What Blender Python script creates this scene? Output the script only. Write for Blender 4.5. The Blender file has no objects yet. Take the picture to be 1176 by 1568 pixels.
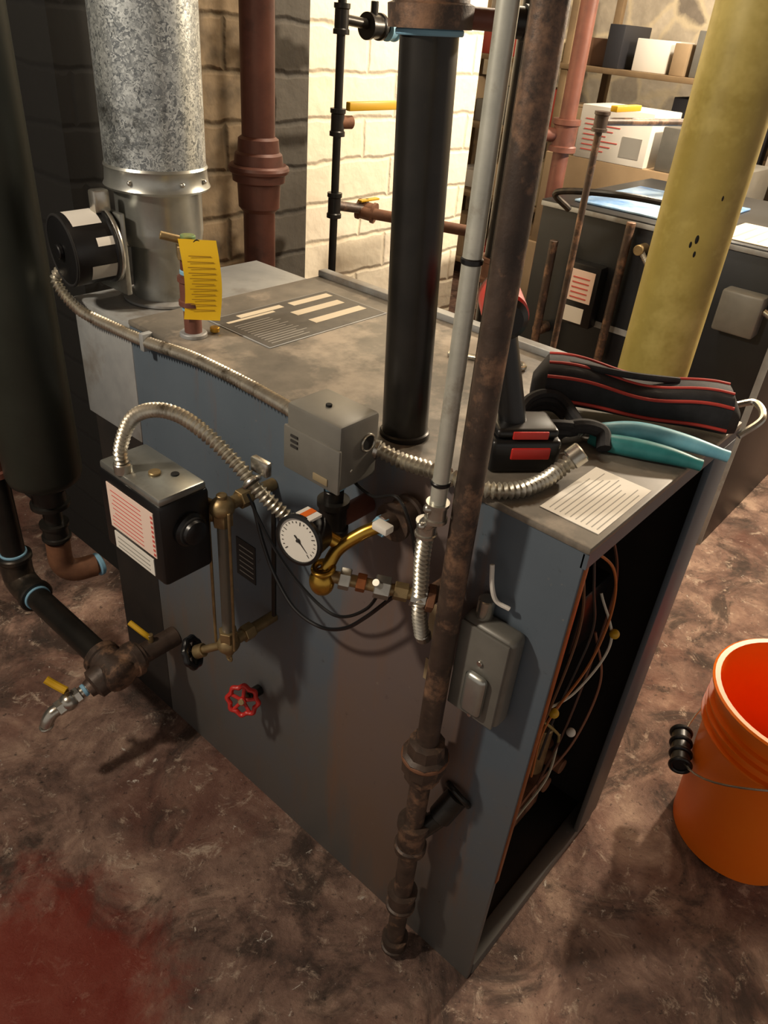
import bpy, bmesh, math, random
from mathutils import Vector, Matrix
random.seed(7)
scene=bpy.context.scene
V=Vector
# ---------------------------------------------------------------- materials
def lin(h):
    h=h.lstrip('#'); o=[]
    for i in (0,2,4):
        c=int(h[i:i+2],16)/255.; o.append(c/12.92 if c<=.04045 else ((c+.055)/1.055)**2.4)
    return (*o,1)
MC={}
def mat(name,c1,c2=None,rough=.5,metal=0.,scale=12.,bump=0.,c3=None,thr=.62,vor=False,emit=None,dscale=None,alpha=None):
    if name in MC: return MC[name]
    m=bpy.data.materials.new(name); m.use_nodes=True; nt=m.node_tree; N=nt.nodes; L=nt.links
    b=N['Principled BSDF']; b.inputs['Roughness'].default_value=rough; b.inputs['Metallic'].default_value=metal
    tc=N.new('ShaderNodeTexCoord')
    if c2:
        if vor:
            t=N.new('ShaderNodeTexVoronoi'); t.inputs['Scale'].default_value=scale
            nz=N.new('ShaderNodeTexNoise'); nz.inputs['Scale'].default_value=scale*.7
            ad=N.new('ShaderNodeMixRGB'); ad.inputs[0].default_value=.08
            L.new(tc.outputs['Object'],ad.inputs[1]); L.new(tc.outputs['Object'],nz.inputs['Vector']); L.new(nz.outputs['Color'],ad.inputs[2])
            L.new(ad.outputs[0],t.inputs['Vector'])
            sp=N.new('ShaderNodeSeparateColor'); L.new(t.outputs['Color'],sp.inputs[0]); f=sp.outputs[0]
        else:
            t=N.new('ShaderNodeTexNoise'); t.inputs['Scale'].default_value=scale; t.inputs['Detail'].default_value=8; t.inputs['Roughness'].default_value=.62
            L.new(tc.outputs['Object'],t.inputs['Vector']); f=t.outputs['Fac']
        cr=N.new('ShaderNodeValToRGB'); cr.color_ramp.elements[0].color=lin(c1); cr.color_ramp.elements[1].color=lin(c2)
        cr.color_ramp.elements[0].position=.32 if not vor else 0; cr.color_ramp.elements[1].position=.7 if not vor else 1
        L.new(f,cr.inputs[0]); col=cr.outputs[0]
        if c3:
            t2=N.new('ShaderNodeTexNoise'); t2.inputs['Scale'].default_value=dscale or scale*.35; t2.inputs['Detail'].default_value=6; t2.inputs['Roughness'].default_value=.7
            L.new(tc.outputs['Object'],t2.inputs['Vector'])
            r2=N.new('ShaderNodeValToRGB'); r2.color_ramp.elements[0].position=thr-.07; r2.color_ramp.elements[1].position=thr+.07
            L.new(t2.outputs['Fac'],r2.inputs[0])
            mx=N.new('ShaderNodeMixRGB'); L.new(r2.outputs[0],mx.inputs[0]); L.new(col,mx.inputs[1]); mx.inputs[2].default_value=lin(c3); col=mx.outputs[0]
        L.new(col,b.inputs['Base Color'])
        if bump:
            bp=N.new('ShaderNodeBump'); bp.inputs['Strength'].default_value=bump; bp.inputs['Distance'].default_value=.004
            L.new(f,bp.inputs['Height']); L.new(bp.outputs[0],b.inputs['Normal'])
    else: b.inputs['Base Color'].default_value=lin(c1)
    if alpha is not None:
        b.inputs['Transmission Weight'].default_value=alpha
    MC[name]=m; return m
def brick(name,c1,c2,mortar,axes='xz',rough=.85,bump=.8,dirt=None,w=.24,h=.105):
    m=bpy.data.materials.new(name); m.use_nodes=True; nt=m.node_tree; N=nt.nodes; L=nt.links
    b=N['Principled BSDF']; b.inputs['Roughness'].default_value=rough
    g=N.new('ShaderNodeNewGeometry'); s=N.new('ShaderNodeSeparateXYZ'); L.new(g.outputs['Position'],s.inputs[0])
    nz=N.new('ShaderNodeTexNoise'); nz.inputs['Scale'].default_value=14; nz.inputs['Detail'].default_value=6; L.new(g.outputs['Position'],nz.inputs['Vector'])
    c=N.new('ShaderNodeCombineXYZ'); L.new(s.outputs['XYZ'.index(axes[0].upper())],c.inputs[0]); L.new(s.outputs['XYZ'.index(axes[1].upper())],c.inputs[1])
    mv=N.new('ShaderNodeMixRGB'); mv.inputs[0].default_value=.022; L.new(c.outputs[0],mv.inputs[1]); L.new(nz.outputs['Color'],mv.inputs[2])
    t=N.new('ShaderNodeTexBrick'); t.inputs['Scale'].default_value=1; t.inputs['Brick Width'].default_value=w; t.inputs['Row Height'].default_value=h
    t.inputs['Mortar Size'].default_value=.010; t.inputs['Mortar Smooth'].default_value=1.
    t.inputs['Color1'].default_value=lin(c1); t.inputs['Color2'].default_value=lin(c2); t.inputs['Mortar'].default_value=lin(mortar)
    L.new(mv.outputs[0],t.inputs['Vector'])
    col=t.outputs['Color']
    if dirt:
        n2=N.new('ShaderNodeTexNoise'); n2.inputs['Scale'].default_value=14; n2.inputs['Detail'].default_value=8; L.new(g.outputs['Position'],n2.inputs['Vector'])
        r=N.new('ShaderNodeValToRGB'); r.color_ramp.elements[0].position=.45; r.color_ramp.elements[1].position=.72; L.new(n2.outputs['Fac'],r.inputs[0])
        mx=N.new('ShaderNodeMixRGB'); L.new(r.outputs[0],mx.inputs[0]); L.new(col,mx.inputs[1]); mx.inputs[2].default_value=lin(dirt); col=mx.outputs[0]
    L.new(col,b.inputs['Base Color'])
    ma=N.new('ShaderNodeMath'); ma.operation='MULTIPLY_ADD'; L.new(nz.outputs['Fac'],ma.inputs[0]); ma.inputs[1].default_value=1.6
    iv=N.new('ShaderNodeMath'); iv.operation='SUBTRACT'; iv.inputs[0].default_value=1; L.new(t.outputs['Fac'],iv.inputs[1]); L.new(iv.outputs[0],ma.inputs[2])
    bp=N.new('ShaderNodeBump'); bp.inputs['Strength'].default_value=bump; bp.inputs['Distance'].default_value=.006; L.new(ma.outputs[0],bp.inputs['Height']); L.new(bp.outputs[0],b.inputs['Normal'])
    return m
def floor_mat():
    m=bpy.data.materials.new('floor_concrete'); m.use_nodes=True; nt=m.node_tree; N=nt.nodes; L=nt.links
    b=N['Principled BSDF']; g=N.new('ShaderNodeNewGeometry')
    def noise(s,d=8,r=.6,dist=0,off=0):
        n=N.new('ShaderNodeTexNoise'); n.inputs['Scale'].default_value=s; n.inputs['Detail'].default_value=d; n.inputs['Roughness'].default_value=r; n.inputs['Distortion'].default_value=dist
        mp=N.new('ShaderNodeMapping'); mp.inputs['Location'].default_value=(off,off*.7,0); L.new(g.outputs['Position'],mp.inputs[0]); L.new(mp.outputs[0],n.inputs['Vector']); return n.outputs['Fac']
    def ramp(f,els):
        r=N.new('ShaderNodeValToRGB'); e=r.color_ramp.elements
        e[0].position,e[0].color=els[0][0],els[0][1]; e[1].position,e[1].color=els[-1][0],els[-1][1]
        for p,c in els[1:-1]:
            x=e.new(p); x.color=c
        L.new(f,r.inputs[0]); return r.outputs[0]
    base=ramp(noise(6,11,.72,.5),[(.34,lin('#4a3c35')),(.45,lin('#73594e')),(.55,lin('#96796a')),(.68,lin('#c2a48f'))])
    K=(0,0,0,1)
    def mix(a,f,c):
        x=N.new('ShaderNodeMixRGB'); L.new(f,x.inputs[0]); L.new(a,x.inputs[1]); x.inputs[2].default_value=lin(c); return x.outputs[0]
    base=mix(base,ramp(noise(2.4,8,.65,.5,3),[(.48,K),(.62,(.6,.6,.6,1))]),'#6b4034')
    base=mix(base,ramp(noise(4,9,.7,1.2,9),[(.50,K),(.60,(.8,.8,.8,1))]),'#30251f')
    base=mix(base,ramp(noise(20,10,.8,.6,5),[(.56,K),(.64,(.75,.75,.75,1))]),'#cdb9a5')
    base=mix(base,ramp(noise(70,6,.7,0,1),[(.59,K),(.66,(.75,.75,.75,1))]),'#261a15')
    base=mix(base,ramp(noise(38,7,.75,.8,17),[(.64,K),(.68,(.95,.95,.95,1))]),'#ded6ca')
    base=mix(base,ramp(noise(11,8,.7,2.,31),[(.66,K),(.72,(.9,.9,.9,1))]),'#171210')
    # old red paint stain on the near left part of the floor
    dx=N.new('ShaderNodeVectorMath'); dx.operation='DISTANCE'; L.new(g.outputs['Position'],dx.inputs[0]); dx.inputs[1].default_value=(-.60,.50,0)
    na=N.new('ShaderNodeMath'); na.operation='MULTIPLY_ADD'; L.new(noise(9,9,.75,.6,2),na.inputs[0]); na.inputs[1].default_value=-.40; L.new(dx.outputs['Value'],na.inputs[2])
    base=mix(base,ramp(na.outputs[0],[(-.0,(.75,.75,.75,1)),(.12,K)]),'#842510')
    L.new(base,b.inputs['Base Color'])
    rr=N.new('ShaderNodeMapRange'); L.new(noise(7),rr.inputs[0]); rr.inputs[1].default_value=.3; rr.inputs[2].default_value=.7; rr.inputs[3].default_value=.3; rr.inputs[4].default_value=.62
    L.new(rr.outputs[0],b.inputs['Roughness'])
    bp=N.new('ShaderNodeBump'); bp.inputs['Strength'].default_value=.85; bp.inputs['Distance'].default_value=.013; L.new(noise(18,11,.75),bp.inputs['Height']); L.new(bp.outputs[0],b.inputs['Normal'])
    return m
def stone_mat():
    m=bpy.data.materials.new('rubble_stone'); m.use_nodes=True; nt=m.node_tree; N=nt.nodes; L=nt.links
    b=N['Principled BSDF']; b.inputs['Roughness'].default_value=.9; g=N.new('ShaderNodeNewGeometry')
    nz=N.new('ShaderNodeTexNoise'); nz.inputs['Scale'].default_value=5; nz.inputs['Detail'].default_value=7; L.new(g.outputs['Position'],nz.inputs['Vector'])
    mx=N.new('ShaderNodeMixRGB'); mx.inputs[0].default_value=.12; L.new(g.outputs['Position'],mx.inputs[1]); L.new(nz.outputs['Color'],mx.inputs[2])
    v=N.new('ShaderNodeTexVoronoi'); v.feature='DISTANCE_TO_EDGE'; v.inputs['Scale'].default_value=6; L.new(mx.outputs[0],v.inputs['Vector'])
    v2=N.new('ShaderNodeTexVoronoi'); v2.inputs['Scale'].default_value=6; L.new(mx.outputs[0],v2.inputs['Vector'])
    sp=N.new('ShaderNodeSeparateColor'); L.new(v2.outputs['Color'],sp.inputs[0])
    r=N.new('ShaderNodeValToRGB'); r.color_ramp.elements[0].color=lin('#857b6e'); r.color_ramp.elements[1].color=lin('#d8cbb4'); L.new(sp.outputs[0],r.inputs[0])
    n4=N.new('ShaderNodeTexNoise'); n4.inputs['Scale'].default_value=16; n4.inputs['Detail'].default_value=8; L.new(g.outputs['Position'],n4.inputs['Vector'])
    rm=N.new('ShaderNodeMixRGB'); rm.blend_type='MULTIPLY'; rm.inputs[0].default_value=.6; L.new(r.outputs[0],rm.inputs[1]); L.new(n4.outputs['Fac'],rm.inputs[2])
    sc_=N.new('ShaderNodeMixRGB'); sc_.blend_type='ADD'; sc_.inputs[0].default_value=.25; L.new(rm.outputs[0],sc_.inputs[1]); L.new(r.outputs[0],sc_.inputs[2])
    e=N.new('ShaderNodeValToRGB'); e.color_ramp.elements[0].position=.02; e.color_ramp.elements[1].position=.12; L.new(v.outputs[0],e.inputs[0])
    x=N.new('ShaderNodeMixRGB'); L.new(e.outputs[0],x.inputs[0]); x.inputs[1].default_value=lin('#cfc0a2'); L.new(sc_.outputs[0],x.inputs[2]); L.new(x.outputs[0],b.inputs['Base Color'])
    bp=N.new('ShaderNodeBump'); bp.inputs['Strength'].default_value=.6; bp.inputs['Distance'].default_value=.01; L.new(n4.outputs['Fac'],bp.inputs['Height']); L.new(bp.outputs[0],b.inputs['Normal'])
    return m
def jacket_mat():
    m=bpy.data.materials.new('blue_grey_painted_steel'); m.use_nodes=True; nt=m.node_tree; N=nt.nodes; L=nt.links
    b=N['Principled BSDF']; b.inputs['Roughness'].default_value=.5; b.inputs['Metallic'].default_value=.0; b.inputs['Specular IOR Level'].default_value=.4; g=N.new('ShaderNodeNewGeometry')
    s=N.new('ShaderNodeSeparateXYZ'); L.new(g.outputs['Position'],s.inputs[0])
    n=N.new('ShaderNodeTexNoise'); n.inputs['Scale'].default_value=4.5; n.inputs['Detail'].default_value=8; n.inputs['Roughness'].default_value=.65; L.new(g.outputs['Position'],n.inputs['Vector'])
    r=N.new('ShaderNodeValToRGB'); r.color_ramp.elements[0].color=lin('#4b5660'); r.color_ramp.elements[1].color=lin('#5f6973'); L.new(n.outputs['Fac'],r.inputs[0])
    a=N.new('ShaderNodeMath'); a.operation='MULTIPLY_ADD'; L.new(s.outputs[2],a.inputs[0]); a.inputs[1].default_value=-.75; L.new(n.outputs['Fac'],a.inputs[2])
    r2=N.new('ShaderNodeValToRGB'); r2.color_ramp.elements[0].position=-.0; r2.color_ramp.elements[1].position=.40; r2.color_ramp.elements[0].color=(0,0,0,1); r2.color_ramp.elements[1].color=(.75,.75,.75,1); L.new(a.outputs[0],r2.inputs[0])
    x=N.new('ShaderNodeMixRGB'); L.new(r2.outputs[0],x.inputs[0]); L.new(r.outputs[0],x.inputs[1]); x.inputs[2].default_value=lin('#5f584f')
    mp=N.new('ShaderNodeMapping'); mp.inputs['Scale'].default_value=(14,14,1.8); L.new(g.outputs['Position'],mp.inputs[0])
    n3=N.new('ShaderNodeTexNoise'); n3.inputs['Scale'].default_value=1.; n3.inputs['Detail'].default_value=9; n3.inputs['Roughness'].default_value=.72; L.new(mp.outputs[0],n3.inputs['Vector'])
    r3=N.new('ShaderNodeValToRGB'); r3.color_ramp.elements[0].position=.55; r3.color_ramp.elements[1].position=.72; r3.color_ramp.elements[1].color=(.6,.6,.6,1); L.new(n3.outputs['Fac'],r3.inputs[0])
    y=N.new('ShaderNodeMixRGB'); L.new(r3.outputs[0],y.inputs[0]); L.new(x.outputs[0],y.inputs[1]); y.inputs[2].default_value=lin('#6a5344')
    ds=N.new('ShaderNodeMapping'); ds.inputs['Location'].default_value=(0,-.225,-.5*.28); ds.inputs['Scale'].default_value=(1,1,.28); L.new(g.outputs['Position'],ds.inputs[0])
    ln=N.new('ShaderNodeVectorMath'); ln.operation='LENGTH'; L.new(ds.outputs[0],ln.inputs[0])
    ma=N.new('ShaderNodeMath'); ma.operation='MULTIPLY_ADD'; L.new(n3.outputs['Fac'],ma.inputs[0]); ma.inputs[1].default_value=-.22; L.new(ln.outputs['Value'],ma.inputs[2])
    r4=N.new('ShaderNodeValToRGB'); r4.color_ramp.elements[0].position=-.0; r4.color_ramp.elements[0].color=(.5,.5,.5,1); r4.color_ramp.elements[1].position=.05; r4.color_ramp.elements[1].color=(0,0,0,1); L.new(ma.outputs[0],r4.inputs[0])
    z=N.new('ShaderNodeMixRGB'); L.new(r4.outputs[0],z.inputs[0]); L.new(y.outputs[0],z.inputs[1]); z.inputs[2].default_value=lin('#7a5942')
    n5=N.new('ShaderNodeTexNoise'); n5.inputs['Scale'].default_value=50; n5.inputs['Detail'].default_value=7; n5.inputs['Roughness'].default_value=.75; L.new(g.outputs['Position'],n5.inputs['Vector'])
    r5=N.new('ShaderNodeValToRGB'); r5.color_ramp.elements[0].position=.63; r5.color_ramp.elements[1].position=.70; r5.color_ramp.elements[1].color=(.5,.5,.5,1); L.new(n5.outputs['Fac'],r5.inputs[0])
    zz=N.new('ShaderNodeMixRGB'); L.new(r5.outputs[0],zz.inputs[0]); L.new(z.outputs[0],zz.inputs[1]); zz.inputs[2].default_value=lin('#8c8277')
    r6=N.new('ShaderNodeValToRGB'); r6.color_ramp.elements[0].position=.30; r6.color_ramp.elements[0].color=(.6,.6,.6,1); r6.color_ramp.elements[1].position=.38; r6.color_ramp.elements[1].color=(0,0,0,1); L.new(n5.outputs['Fac'],r6.inputs[0])
    z3=N.new('ShaderNodeMixRGB'); L.new(r6.outputs[0],z3.inputs[0]); L.new(zz.outputs[0],z3.inputs[1]); z3.inputs[2].default_value=lin('#2f2a26')
    L.new(z3.outputs[0],b.inputs['Base Color'])
    return m
JK=jacket_mat()
TOP=mat('dusty_grey_steel_top','#5a564f','#7e776c',rough=.5,metal=.0,scale=14,c3='#9d9182',thr=.57,dscale=6)
LSTEEL=mat('light_grey_sheet','#8b8e90','#a8aaa9',rough=.42,metal=.2,scale=9,c3='#786f64',thr=.58)
GALV=mat('galvanized_spangle','#70767a','#dde2e0',rough=.36,metal=.75,scale=115,vor=True,c3='#3d3d38',dscale=7,thr=.60)
GALVS=mat('galvanized_smooth','#9a9c98','#bcbeb8',rough=.32,metal=.8,scale=10,c3='#7d7466',thr=.6)
COND=mat('conduit_zinc','#bcbdb2','#d5d5c8',rough=.38,metal=.5,scale=30,c3='#988e7e')
FLEX=mat('flex_armor','#b0ab9f','#d0cbbb',rough=.34,metal=.8,scale=60,c3='#746c5e',dscale=25,thr=.62)
BLK=mat('black_iron_pipe','#1f1e1c','#302d29',rough=.34,metal=.4,scale=14,c3='#50453a',thr=.64)
BRNP=mat('old_brown_pipe','#352b25','#56463c',rough=.48,metal=.2,scale=26,bump=.4,c3='#8c6c55',thr=.58,dscale=16)
REDP=mat('red_brown_iron','#5c372d','#7a4c3e',rough=.5,metal=.1,scale=12,bump=.3,c3='#3c2822')
DKG=mat('dark_duct','#282b25','#353932',rough=.42,metal=.3,scale=5)
TAPE=mat('blue_ptfe_tape','#7aa8c2',rough=.6)
BRASS=mat('brass','#b08a3c','#d2a84a',rough=.28,metal=.95,scale=20)
OBR=mat('old_brass','#7f6c4d','#a89269',rough=.42,metal=.7,scale=40,bump=.2)
CHR=mat('nickel','#b0ada3','#ccc9c0',rough=.27,metal=.9,scale=30)
COP=mat('copper_rust','#8b4f2a','#a9683c',rough=.4,metal=.6,scale=30)
YEL=mat('yellow_handle','#c79c1a',rough=.45)
YTAG=mat('yellow_tag','#e8b912','#f2c81e',rough=.5,scale=8)
YCOL=mat('yellow_painted_column','#9c8a40','#b8a556',rough=.5,scale=7,bump=.25,c3='#cfbd70',thr=.57)
RED=mat('red_handwheel','#bb2822',rough=.4)
BPL=mat('black_plastic','#141415',rough=.34)
BMT=mat('black_matte','#0c0b0b',rough=.85)
GBOX=mat('grey_enclosure','#66645e','#7a7871',rough=.42,metal=.15,scale=9)
WHT=mat('white_paper','#e0dcd3',rough=.7)
CRM=mat('cream_print','#c9bda6',rough=.7)
RPNT=mat('red_print','#c8564e',rough=.7)
PINKL=mat('label_pink','#ead2c4',rough=.6)
INK=mat('ink','#2b2927',rough=.7)
GREYT=mat('grey_text','#98958e',rough=.7)
ORG=mat('orange_plastic','#fb740f','#ff8218',rough=.36,scale=4)
BLUH=mat('blue_tool_grip','#5aa3bd','#8fcbdb',rough=.45,scale=20)
TEALH=mat('teal_tool_grip','#1f6a6c','#3a8b8c',rough=.45,scale=20)
NYL=mat('black_nylon','#18181a','#29292d',rough=.8,scale=60,bump=.2)
REDF=mat('red_piping','#b93a30',rough=.6)
BLUEP=mat('blue_cover','#3d7bc0','#b9d5ea',rough=.35,scale=9)
CARD=mat('cardboard','#8f7a5e','#a38b6c',rough=.9,scale=6)
GLASS=mat('gauge_glass','#cfd6cf',rough=.08,alpha=.85)
DARKIN=mat('near_black_panel','#120f0d','#261e18',rough=.8,scale=8)  # near-black tone for the boiler's inner panels and rear base
RUST=mat('rusty_iron','#5f3e2b','#80563b',rough=.7,scale=20,bump=.4,metal=.1)
BLB=mat('black_boiler_jacket','#17181b','#24272b',rough=.4,metal=.2,scale=6)
GRN=mat('hi_vis_green','#b6e01a',rough=.6)
BLUD=mat('dark_blue_tank','#1d4f7a',rough=.5)
# ---------------------------------------------------------------- builder
class B:
    def __init__(s,name): s.name=name; s.bm=bmesh.new(); s.m=[]
    def mi(s,m):
        if m not in s.m: s.m.append(m)
        return s.m.index(m)
    def raw(s,vs,fs,m):
        k=s.mi(m); vv=[s.bm.verts.new(v) for v in vs]
        for f in fs:
            try: F=s.bm.faces.new([vv[i] for i in f]); F.material_index=k; F.smooth=True
            except ValueError: pass
        return s
    def merge(s,bm,M,m):
        bm.verts.index_update()
        s.raw([M@v.co for v in bm.verts],[[v.index for v in f.verts] for f in bm.faces],m); bm.free(); return s
    def box(s,lo,hi,m,bev=0,seg=2,rot=None):
        lo=V(lo);hi=V(hi); c=(lo+hi)/2; d=hi-lo
        bm=bmesh.new(); bmesh.ops.create_cube(bm,size=1); bmesh.ops.scale(bm,vec=d,verts=bm.verts)
        if bev: bmesh.ops.bevel(bm,geom=list(bm.edges),offset=bev,segments=seg,profile=.5,affect='EDGES')
        return s.merge(bm,Matrix.Translation(c)@(rot.to_4x4() if rot else Matrix.Identity(4)),m)
    def lathe(s,o,ax,prof,m,seg=28,cap=True):
        o=V(o); ax=V(ax).normalized(); q=ax.to_track_quat('Z','Y'); X=q@V((1,0,0)); Y=q@V((0,1,0))
        vs=[];fs=[]
        for d,r in prof:
            for i in range(seg):
                a=2*math.pi*i/seg; vs.append(o+ax*d+(X*math.cos(a)+Y*math.sin(a))*max(r,1e-5))
        n=len(prof)
        for j in range(n-1):
            for i in range(seg):
                k=(i+1)%seg; fs.append([j*seg+i,j*seg+k,(j+1)*seg+k,(j+1)*seg+i])
        if cap: fs.append(list(range(seg))[::-1]); fs.append([(n-1)*seg+i for i in range(seg)])
        return s.raw(vs,fs,m)
    def cyl(s,p0,p1,r,m,r2=None,seg=28,bev=None):
        p0=V(p0);p1=V(p1); L=(p1-p0).length; r2=r if r2 is None else r2; b=min(L*.2,r*.12) if bev is None else bev
        return s.lathe(p0,p1-p0,[(0,r-b),(b,r),(L-b,r2),(L,r2-b)],m,seg)
    def tube(s,pts,r,m,seg=10,rib=0,amp=.18,step=None,smooth=True,rad=None):
        P=[V(p) for p in pts]
        if smooth and len(P)>2:
            Q=[P[0]*2-P[1]]+P+[P[-1]*2-P[-2]]; S=[]
            for i in range(1,len(Q)-2):
                a,b,c,d=Q[i-1:i+3]
                for k in range(24):
                    t=k/24; S.append(.5*((2*b)+(c-a)*t+(2*a-5*b+4*c-d)*t*t+(3*b-a-3*c+d)*t**3))
            S.append(P[-1])
        else: S=P
        if rib: step=rib/4
        if step:
            D=[0]
            for i in range(1,len(S)): D.append(D[-1]+(S[i]-S[i-1]).length)
            n=max(2,int(D[-1]/step)); O=[];j=0
            for i in range(n+1):
                d=D[-1]*i/n
                while j<len(D)-2 and D[j+1]<d: j+=1
                t=(d-D[j])/max(D[j+1]-D[j],1e-9); O.append(S[j].lerp(S[j+1],min(max(t,0),1)))
            S=O
        T=[(S[min(i+1,len(S)-1)]-S[max(i-1,0)]).normalized() for i in range(len(S))]
        u=T[0].orthogonal().normalized(); vs=[];fs=[]
        for i,p in enumerate(S):
            u=(u-T[i]*u.dot(T[i])).normalized(); w=T[i].cross(u)
            rr=r*(1+(amp*math.cos(i*math.pi/2) if rib else 0))
            if rad: rr*=rad(i/(len(S)-1))
            for k in range(seg):
                a=2*math.pi*k/seg; vs.append(p+(u*math.cos(a)+w*math.sin(a))*rr)
        for j in range(len(S)-1):
            for i in range(seg):
                k=(i+1)%seg; fs.append([j*seg+i,j*seg+k,(j+1)*seg+k,(j+1)*seg+i])
        fs.append(list(range(seg))[::-1]); fs.append([(len(S)-1)*seg+i for i in range(seg)])
        return s.raw(vs,fs,m)
    def torus(s,c,ax,R,r,m,seg=32,wob=0):
        c=V(c); q=V(ax).normalized().to_track_quat('Z','Y'); vs=[];fs=[];k2=10
        for i in range(seg):
            a=2*math.pi*i/seg; RR=R*(1+wob*math.cos(a*8))
            for j in range(k2):
                b=2*math.pi*j/k2; vs.append(c+q@V(((RR+r*math.cos(b))*math.cos(a),(RR+r*math.cos(b))*math.sin(a),r*math.sin(b))))
        for i in range(seg):
            for j in range(k2):
                fs.append([i*k2+j,((i+1)%seg)*k2+j,((i+1)%seg)*k2+(j+1)%k2,i*k2+(j+1)%k2])
        return s.raw(vs,fs,m)
    def ball(s,c,r,m,sc=(1,1,1),rot=None,sub=3):
        bm=bmesh.new(); bmesh.ops.create_icosphere(bm,subdivisions=sub,radius=r); bmesh.ops.scale(bm,vec=V(sc),verts=bm.verts)
        return s.merge(bm,Matrix.Translation(V(c))@(rot.to_4x4() if rot else Matrix.Identity(4)),m)
    def quad(s,pts,m): return s.raw([V(p) for p in pts],[list(range(len(pts)))],m)
    def wheel(s,c,ax,R,m,r=None,wob=.05):
        c=V(c); ax=V(ax).normalized(); r=r or R*.16; s.torus(c,ax,R,r,m,wob=wob,seg=64); q=ax.to_track_quat('Z','Y')
        for i in range(5):
            a=2*math.pi*i/5+.3; s.cyl(c,c+q@V((math.cos(a)*R,math.sin(a)*R,0)),r*.7,m,seg=8)
        s.cyl(c-ax*r,c+ax*r*1.6,R*.28,m,seg=12); return s
    def done(s):
        bmesh.ops.recalc_face_normals(s.bm,faces=s.bm.faces)
        me=bpy.data.meshes.new(s.name)
        xs=[v.co for v in s.bm.verts]
        lo=V((min(v.x for v in xs),min(v.y for v in xs),min(v.z for v in xs))); hi=V((max(v.x for v in xs),max(v.y for v in xs),max(v.z for v in xs)))
        c=(lo+hi)/2; c.z=lo.z
        for v in s.bm.verts: v.co-=c
        s.bm.to_mesh(me); s.bm.free()
        for m in s.m: me.materials.append(m)
        me.set_sharp_from_angle(angle=math.radians(35))
        o=bpy.data.objects.new(s.name,me); o.location=c; bpy.context.collection.objects.link(o); return o
def hexn(b,p0,p1,r,m): b.cyl(p0,p1,r,m,seg=6,bev=.001)
def fit(b,p,ax,r,L,m):   # pipe fitting with beaded ends
    p=V(p); ax=V(ax).normalized(); k=r*1.18
    b.lathe(p-ax*L/2,ax,[(0,r),(0,k),(L*.16,k),(L*.2,r*1.02),(L*.8,r*1.02),(L*.84,k),(L,k),(L,r)],m)
# ---------------------------------------------------------------- room
H=.95;W=.463;LN=.872
b=B('floor'); b.box((-3,-3,-.1),(5,4,0),floor_mat()); b.done()
b=B('ceiling'); b.box((-3,-3,2.5),(5,4,2.6),mat('ceiling_dark_wood','#4a3a2a','#665036',rough=.9,scale=5)); b.done()
b=B('wall_back'); 
b.box((.845,1.36,0),(1.62,1.6,2.5),brick('white_painted_brick','#f3ead6','#ece2cb','#e2d6bd',bump=.7))
b.box((.70,1.33,0),(.845,1.6,2.5),brick('grey_brick_pier','#47433c','#504b43','#38342e'))
b.box((.44,1.36,0),(.70,1.6,2.5),brick('tan_brick','#85735a','#71614b','#5c4f3b',dirt='#443b2e'))
DKB=brick('near_black_brick','#100f0d','#161512','#0b0a09',bump=.3)  # near-black brick for the wall section left of the flue
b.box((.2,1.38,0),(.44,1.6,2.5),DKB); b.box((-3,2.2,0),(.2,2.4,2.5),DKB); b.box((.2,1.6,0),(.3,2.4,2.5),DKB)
b.done()
ST=stone_mat()
b=B('wall_right'); b.box((4.2,-3,0),(4.4,3.6,2.5),ST); b.done()
b=B('wall_far'); b.box((1.62,3.4,0),(4.2,3.6,2.5),ST); b.done()
# ---------------------------------------------------------------- main boiler
b=B('steam_boiler')
b.box((0,0,0),(.012,LN,.946),JK,.002); b.box((W-.012,0,0),(W,LN,.946),JK,.002)
b.box((.01,LN-.012,0),(W-.01,LN,.946),JK)
b.box((-.003,-.004,.946),(W+.003,LN,.956),TOP,.003)
b.box((.0,-.003,.925),(W,.004,.95),JK)
b.box((W-.085,-.004,.03),(W-.001,.006,.93),JK,.002); b.box((.004,-.002,.30),(.013,.006,.93),COP,.001)
b.box((.012,-.002,0),(W-.01,.03,.035),JK,.003)
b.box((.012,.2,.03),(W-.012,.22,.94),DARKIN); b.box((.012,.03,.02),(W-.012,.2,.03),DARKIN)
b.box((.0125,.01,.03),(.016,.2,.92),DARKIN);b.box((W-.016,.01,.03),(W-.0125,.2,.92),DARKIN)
b.box((W-.02,.03,.955),(W+.003,LN,.968),LSTEEL,.002)
b.cyl((.03,.13,.16),(W-.03,.13,.16),.016,RUST)
for i in range(6): b.cyl((.06+i*.06,.2,.2),(.06+i*.06,.06,.2),.016,RUST,seg=14)
b.box((.10,.08,.30),(.24,.16,.40),GBOX,.006); b.box((.27,.08,.55),(.36,.19,.68),BPL,.006); b.box((.08,.09,.06),(.36,.16,.12),RUST,.004)
b.cyl((.30,.1,.22),(.30,.1,.34),.02,OBR)
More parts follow.
